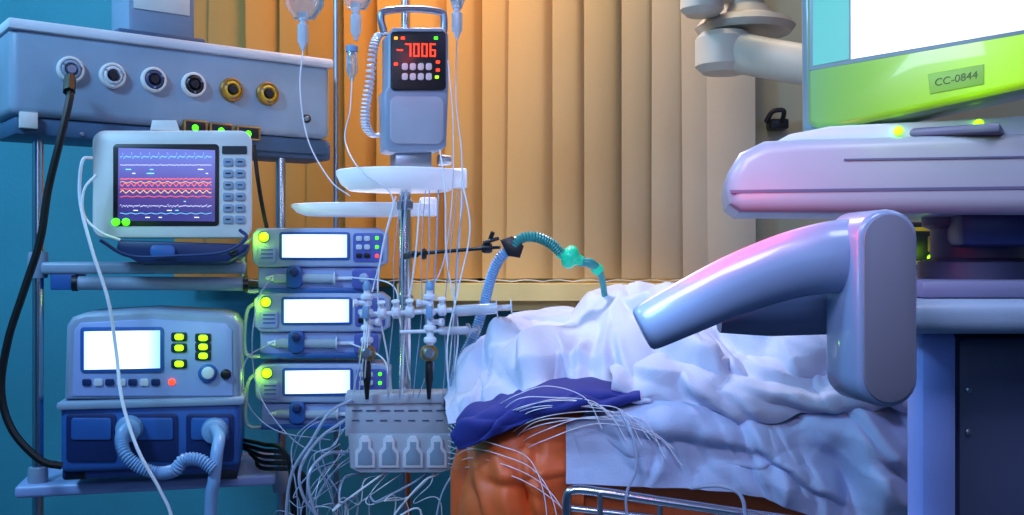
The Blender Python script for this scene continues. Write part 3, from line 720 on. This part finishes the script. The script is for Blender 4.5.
rs=[R(560,314,128,110,.034,.034,.3),R(598,302,122,120,.036,.034,.3),R(532,327,135,90,.028,.028),R(625,302,112,105,.034,.032,-.3),R(508,342,130,70,.022,.024),
    R(640,298,62,120,.036,.036,-.4),R(668,298,40,170,.036,.038,.2),R(700,312,28,190,.034,.036,.3),R(660,335,45,120,.028,.03),R(730,322,25,170,.036,.038,.3),R(620,340,70,70,.024,.028),
    R(780,340,20,140,.032,.034),R(590,345,105,55,.020,.022),R(820,315,35,120,.032,.034),R(655,298,-3,150,.03,.026,.2),R(740,296,3,170,.034,.030,.2),R(480,372,-25,90,.020,.022),R(505,390,-18,110,.018,.020)]
def angb(x,y,r):
    if x<600: return r.gauss(2.2,.3)
    return r.gauss(.55,.3)
rs+=make_ridges(rng,26,(475,300,930,385),angb,(70,140),(.010,.020),(.012,.022))
rs+=make_ridges(rng,26,(475,300,930,395),lambda x,y,r:angb(x,y,r)+r.gauss(0,.4),(30,70),(.005,.010),(.004,.009))
cloth(T,[(450,[(410,2.35),(404,2.25),(408,2.15),(416,2.06),(426,2.0)]),
 (478,[(388,2.7),(362,2.4),(378,2.22),(400,2.06),(420,1.98)]),
 (510,[bk,(338,2.48),(360,2.25),(386,2.05),(403,1.95)]),
 (555,[bk,(318,2.5),(342,2.26),(368,2.04),(390,1.92)]),
 (600,[bk,(304,2.5),(324,2.24),(362,2.0),(392,1.89)]),
 (650,[bk,(292,2.5),(316,2.2),(360,1.97),(402,1.87)]),
 (740,[bk,(286,2.45),(314,2.16),(362,1.94),(408,1.845)]),
 (800,[bk,(284,2.4),(316,2.12),(358,1.94),(396,1.86)]),
 (860,[bk,(284,2.4),(318,2.1),(352,1.97),(378,1.90)]),
 (1000,[bk,(288,2.4),(322,2.1),(352,1.98),(375,1.91)])],380,220,'cloth_white',rs,7.7,base=.030,hemfade=.15,edge=8)
T=Thing('folded_sheet','loosely folded pale sheet lying over the blanket edge',"sheet",1.95,740,400)
rs=make_ridges(rng,14,(600,345,900,400),lambda x,y,r:r.gauss(.30,.2),(90,180),(.010,.022),(.012,.024))
rs+=make_ridges(rng,8,(600,345,900,400),lambda x,y,r:r.gauss(.5,.4),(30,60),(.005,.009),(.003,.007))
cloth(T,[(612,[(372,2.0),(374,1.955),(384,1.90),(392,1.865),(398,1.87)]),(650,[(354,2.03),(358,1.96),(376,1.88),(396,1.845),(408,1.85)]),(710,[(350,2.02),(354,1.95),(378,1.86),(402,1.83),(418,1.835)]),(780,[(342,2.03),(347,1.96),(374,1.86),(400,1.825),(420,1.83)]),(850,[(340,2.03),(345,1.96),(370,1.87),(395,1.83),(410,1.835)]),(930,[(342,2.0),(346,1.95),(366,1.88),(385,1.85),(396,1.85)])],220,110,'cloth_white',rs,12.1,base=.018,hemfade=.25,edge=14,d0=1.9)
T=Thing('blue_drape','dark blue surgical drape bunched under the blanket edge',"drape",1.95,550,430)
rs=make_ridges(rng,24,(462,388,640,425),lambda x,y,r:r.gauss(2.75,.2),(50,110),(.004,.010),(.008,.018))
cloth(T,[(460,[(420,2.2),(428,2.0),(438,1.90),(450,1.87)]),(500,[(390,2.2),(398,1.98),(414,1.87),(432,1.845)]),(550,[(378,2.2),(384,1.97),(398,1.85),(415,1.837)]),(600,[(380,2.2),(384,1.96),(394,1.85),(405,1.835)]),(640,[(385,2.2),(388,1.95),(395,1.855),(399,1.845)])],150,60,'cloth_navy',rs,1.2,base=.012,d0=1.9,edge=5)
T=Thing('orange_cover','rust-orange fabric cover hanging over the mattress corner',"bed cover",1.9,520,500)
rs=[R(478,460,72,100,.022,.020,.3),R(500,450,80,100,.024,.018,.3),R(524,446,86,100,.022,.020,-.2),R(548,440,94,90,.024,.016,-.2),R(490,470,20,60,.016,.012,.3),R(515,478,-15,60,.014,.010,.3)]
cloth(T,[(462,[(490,2.3),(492,2.15),(498,1.99),(515,1.97),(560,1.96)]),(472,[(452,2.2),(454,2.03),(466,1.95),(495,1.92),(560,1.91)]),(496,[(424,2.1),(426,1.99),(438,1.90),(485,1.87),(560,1.87)]),(540,[(402,2.1),(404,1.97),(420,1.88),(480,1.86),(560,1.86)]),(585,[(400,2.1),(400,1.97),(418,1.89),(480,1.87),(560,1.87)])],120,100,'cloth_orange',rs,5.1,base=.010,d0=1.9)
T=Thing('pillow','pale blue-white pillow at the head of the bed',"pillow",2.5,540,350)
mb=MB(T); c=T.g(555,350,2.56); bm=bmesh.new(); bmesh.ops.create_uvsphere(bm,u_segments=40,v_segments=24,radius=1)
for v in bm.verts:
    q=v.co; sx=abs(q.x)**.6*(1 if q.x>0 else -1); sy=abs(q.y)**.6*(1 if q.y>0 else -1)
    p=Vector((sx*.15,sy*.2,q.z*.10)); p+=q*.02*noise.noise(q*3); v.co=p+c
mb.addbm(bm,'cloth_sheet'); mb.obj(top=True,sub=1)
# ---------- right trolley
T=Thing('equipment_trolley','grey-blue medical trolley with dark grey cabinet and wide deck',"trolley",1,0,0,O=Vector((P(1000,0,1.2).x,1.25,0)))
mb=MB(T); g=T.g
mb.boxl(g(922,0,1.15).x,g(958,0,1.15).x,-.1,-.05,.05,g(0,332,1.15).z,'column_blue',bev=.008); mb.obj('column')
cx=g(958,0,1.17).x
mb.boxl(cx,cx+.35,-.08,.02,.08,g(0,336,1.17).z,'cabinet_grey',bev=.012)
for yy in(390,432):
    p=g(968,yy,1.17); mb.lathe([(.0035,0),(.0035,.002),(.002,.003)],(p.x,-.08,p.z),(0,-1,0),'steel')
mb.obj('cabinet')
za=g(0,334,1.1).z; zb=g(0,300,1.1).z
xa=g(905,0,1.1).x
mb.boxl(xa,xa+.5,-.16,.2,za,zb,'grey_plastic',bev=.014,seg=4); mb.boxl(xa+.03,xa+.45,-.12,.18,zb,zb+.02,'handle_under',bev=.006)
mb.obj('deck')
z0=zb+.02
mb.lathe([(.07,0),(.07,.02),(.055,.025),(.055,.06),(.065,.065),(.065,.11)],(g(1005,0,1.2).x,.02,z0),(0,0,1),'cabinet_grey',n=32); mb.obj('swivel_joint')
mb.boxl(cx-.12,cx+.4,-.15,.25,.05,.09,'grey_plastic',bev=.01)
for sx in(-.1,.38):
    for sy in(-.12,.22): mb.lathe([(.022,-.012),(.028,-.006),(.028,.006),(.022,.012)],(cx+sx,sy,.028),(0,1,0),'black_rubber')
mb.obj('wheeled_base')
# handle
T=Thing('grab_handle','large glossy blue-grey push handle with oval end plate',"handle",.98,880,408,yaw=9)
mb=MB(T)
path=smooth_path([T.g(*p) for p in((652,325,1.03),(690,306,1.03),(735,285,1.03),(785,267,1.025),(825,258,1.02),(856,256,1.02))],10)
v0=(path[0]-path[1]).normalized()
pre=[path[0]+v0*.012,path[0]+v0*.0115,path[0]+v0*.009,path[0]+v0*.004]
rr=[.016,.020,.0230,.0242]+[.0246+.0135*min(1,(i/(len(path)-1))**.9) for i in range(len(path))]
mb.sweep(pre+path,rr,'handle_blue',n=36,flat=.7)
mb.obj('grip',sharp=80)
mb.sweep(smooth_path([T.g(*p) for p in((718,318,1.09),(770,312,1.09),(856,305,1.07))],8),[.016,.026,.030],'handle_under',n=20); mb.obj('lower_bar')
pts=[]
for i in range(13): a=rad(180+i*15); pts.append((889+30*math.cos(a),238+29*math.sin(a)))
for i in range(13): a=rad(i*15); pts.append((889+30*math.cos(a),379+29*math.sin(a)))
mb.prism(pts,-.072,0,'handle_blue',bev=.006,seg=3); mb.obj('end_plate')
pts2=[((x-889)*.86+890,(y-309)*.95+309) for x,y in pts]
mb.prism(pts2,-.002,.0015,'handle_face',bev=.001); mb.obj('plate_inlay')
# device base slab
T=Thing('monitor_base_unit','thick rounded lilac-grey base unit with green indicator lights',"equipment base",1.15,880,212,yaw=-10)
mb=MB(T)
mb.prism([(726,188),(728,172),(740,152),(765,140),(800,138),(1180,128),(1180,214),(740,212),(729,204)],-.22,0,'slab_lilac',bev=.016,seg=4)
mb.prism([(760,150),(790,134),(830,126),(1180,108),(1180,140),(765,152)],-.2,-.02,'slab_white',bev=.008,seg=3)
mb.prism([(730,190),(1180,184),(1180,187),(731,193)],-.1,.001,'slab_line',bev=0)
mb.obj('housing')
mb.boxl(T.g(1000,0,1.2).x-.05,T.g(1000,0,1.2).x+.05,.05,.15,T.g(0,247,1.2).z,T.g(0,205,1.2).z,'navy_plastic',bev=.01); mb.obj('mounting_neck')
for x,y,r in((825,143,3),(898,131,4.5),(978,124,4.5)):
    mb.knob(x,y,-.018,r,.006,'led_lime',d=1.15); mb.obj('indicator_light')
mb.box(844,156,1180,158,-.01,.0015,'slab_line',bev=0); mb.obj('trim_strip')
# green monitor
T=Thing('display_monitor','mint to lime green cased display monitor with bright screen',"monitor",1.16,900,128,yaw=-32,pitch=-6)
mb=MB(T)
mb.prism([(798,-70),(1150,-120),(1150,62),(845,130),(815,135),(800,128)],-.05,0,'case_mint',bev=.014,seg=5)
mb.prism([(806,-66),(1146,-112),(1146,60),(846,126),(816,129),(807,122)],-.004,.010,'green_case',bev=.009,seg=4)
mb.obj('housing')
mb.prism([(809,-60),(1140,-105),(1140,14),(809,71)],.006,.011,'case_mint',bev=.002); mb.obj('screen_bezel')
mb.prism([(813,-58),(849,-60),(849,59),(813,66)],.008,.0118,'screen_teal',bev=0)
mb.prism([(851,-60),(1136,-100),(1136,11),(851,59)],.008,.0118,'screen_big',bev=0)
mb.obj('screen')
mb.prism([(928,74),(984,64),(984,84),(930,94)],.009,.0112,'green_label',bev=.0005)
mb.obj('label_plate')
mb.text('CC-0844',956,79,.0114,8,'label_ink',1.08,dep=.0004); mb.obj('label_text')
mb.box(850,127,1000,136,-.05,-.01,'slab_line',bev=.003)
mb.obj('foot')
# small unit behind
T=Thing('small_monitor','small dark device with amber trim and green light',"small monitor",1.6,928,270)
mb=MB(T); mb.rprism(900,222,952,270,4,-.1,0,'dark_plastic',bev=.004); mb.rprism(905,227,947,265,3,-.01,.003,'socket_yellow',bev=.001); mb.rprism(909,231,943,261,3,0,.004,'dark_plastic',bev=.001); mb.obj('housing')
mb.knob(930,258,.003,3.2,.004,'led_lime',d=1.6); mb.obj('indicator_light')
mb.rprism(928,236,941,252,2,.003,.005,'brass',bev=.001); mb.obj('dial')
mb.boxl(.0,.05,.03,.08,-1.25,0,'steel',bev=.003) ; mb.obj('stand_post')
# ---------- ceiling lamp arm
T=Thing('ceiling_lamp_arm','beige ceiling-mounted swivel arm of an examination lamp',"lamp arm",2.7,745,60)
mb=MB(T); g=T.g
c=g(742,0,2.7); top=H-T.O.z
mb.lathe([(.055,g(0,30,2.7).z-c.z),(.058,g(0,-20,2.7).z-c.z),(.058,top-c.z)],c,(0,0,1),'beige_plastic'); mb.obj('down_tube')
c=g(745,30,2.7); mb.lathe([(.06,-.014),(.118,-.010),(.130,0.006),(.118,.022),(.075,.036),(.058,.06)],c,(0,0,1),'beige_plastic',n=36); mb.obj('collar')
c=g(724,48,2.65); mb.lathe([(.0,-.072),(.055,-.066),(.074,-.048),(.074,.022),(.06,.038),(.0,.038)],c,(0,0,1),'beige_plastic',n=32); mb.obj('joint')
mb.sweep([g(724,50,2.64),g(765,58,2.55),g(880,78,2.35)],[.052,.05,.048],'beige_plastic',n=24,flat=.7); mb.obj('arm')
c=g(702,4,2.6); mb.lathe([(.0,-.03),(.04,-.03),(.055,-.015),(.055,.015),(.04,.03),(0,.03)],c,(0,0,1),'beige_plastic',n=24); mb.sweep([g(702,2,2.6),g(735,-6,2.68)],.02,'beige_plastic'); mb.obj('upper_joint')
T=Thing('wall_hook','small black bracket fixed to the pale wall beside the blind',"wall bracket",3.42,776,130)
mb=MB(T); g=T.g
mb.boxl(g(768,0,3.42).x,g(786,0,3.42).x,-.04,.03,g(0,130,3.42).z,g(0,120,3.42).z,'dark_plastic',bev=.006); mb.sweep(smooth_path([g(766,122,3.38),g(772,112,3.36),g(780,110,3.36),(g(784,112,3.36)),g(782,122,3.38)],5),.008,'dark_plastic'); mb.obj(top=True)
# ---------- camera
cam=bpy.data.cameras.new('camera'); cam.lens=36; cam.sensor_width=36; cam.clip_start=.01
co=bpy.data.objects.new('camera',cam); co.location=(0,0,CZ); co.rotation_euler=(rad(90),0,0); col.objects.link(co); sc.camera=co
# ---------- lights
def area(name,loc,tgt,size,hx,power,spread=180):
    l=bpy.data.lights.new(name,'AREA'); l.size=size; l.color=lin(hx)[:3]; l.energy=power; l.spread=rad(spread)
    o=bpy.data.objects.new(name,l); o.location=loc; o.rotation_euler=(Vector(tgt)-Vector(loc)).to_track_quat('-Z','Y').to_euler(); col.objects.link(o)
def point(name,loc,hx,power,r=.02):
    l=bpy.data.lights.new(name,'POINT'); l.color=lin(hx)[:3]; l.energy=power; l.shadow_soft_size=r
    o=bpy.data.objects.new(name,l); o.location=loc; col.objects.link(o)
area('cool_ceiling_light',(-1.5,.9,2.7),(-.6,2.4,1.1),.4,'#98d0ff',48)
area('violet_light',(1.5,.9,2.6),(.4,2.2,1.0),.5,'#a8a8ff',7.5)
area('teal_wall_light',(-1.8,2.2,2.6),(-1.6,3.4,1.0),.4,'#90e4ff',10)
area('warm_blind_light',(-.25,2.75,2.72),(-.2,3.33,1.2),.35,'#ffac48',11)
area('neutral_blind_light',(.5,2.7,2.72),(.45,3.4,1.3),.4,'#ffe8c4',8)
area('fill_behind_camera',(0,-1.2,1.9),(0,2,1.1),1.2,'#9cc0ff',7)
area('bed_raking_light',(-.3,2.75,2.6),(.45,2.1,1.1),.15,'#d4e0ff',9.5,110)  # unseen lamp added to rake across the bedding folds for contrast
area('bed_front_light',(-.1,.5,1.9),(.3,2.0,.95),.3,'#c8d4ff',2.8,90)
area('console_fill',(.5,.5,2.2),(.5,1.15,1.3),.3,'#dfe6ff',2.4,120)  # unseen lamp added to brighten the handle and base unit
for x,y in((685,236),(712,220),(738,208),(765,198)): point('red_glow',P(x,y,1.02),'#ff0818',.19,.006)  # unseen lamps added to lay a red streak along the grip
point('tip_glow',P(638,275,.97),'#a0d4ff',.34,.02)  # unseen lamp added to turn the grip tip blue-white
for yy in(237,302,373): point('pump_glow',P(255,yy+2,2.46),'#a8ff20',.10,.01)  # added points stand in for the halos of the pump LEDs
for x,y,d,p in((179,343,2.2,.08),(203,347,2.2,.08),(120,222,2.17,.05),(222,134,2.36,.04)): point('indicator_glow',P(x,y,d),'#80ff20',p,.01)  # added points stand in for halos round ventilator, monitor and socket lights
point('readout_glow',P(412,52,2.28),'#ff3020',.10,.01)  # added point spreads red light around the readout digits
for x,y,d,p in((898,122,1.10,.025),(978,114,1.08,.025),(930,258,1.55,.05)): point('indicator_glow',P(x,y,d),'#b0ff20',p,.01)  # added points stand in for halos on base unit and small monitor
w=bpy.data.worlds.new('world'); sc.world=w; w.use_nodes=True; w.node_tree.nodes['Background'].inputs[0].default_value=(.1,.12,.25,1); w.node_tree.nodes['Background'].inputs[1].default_value=.3
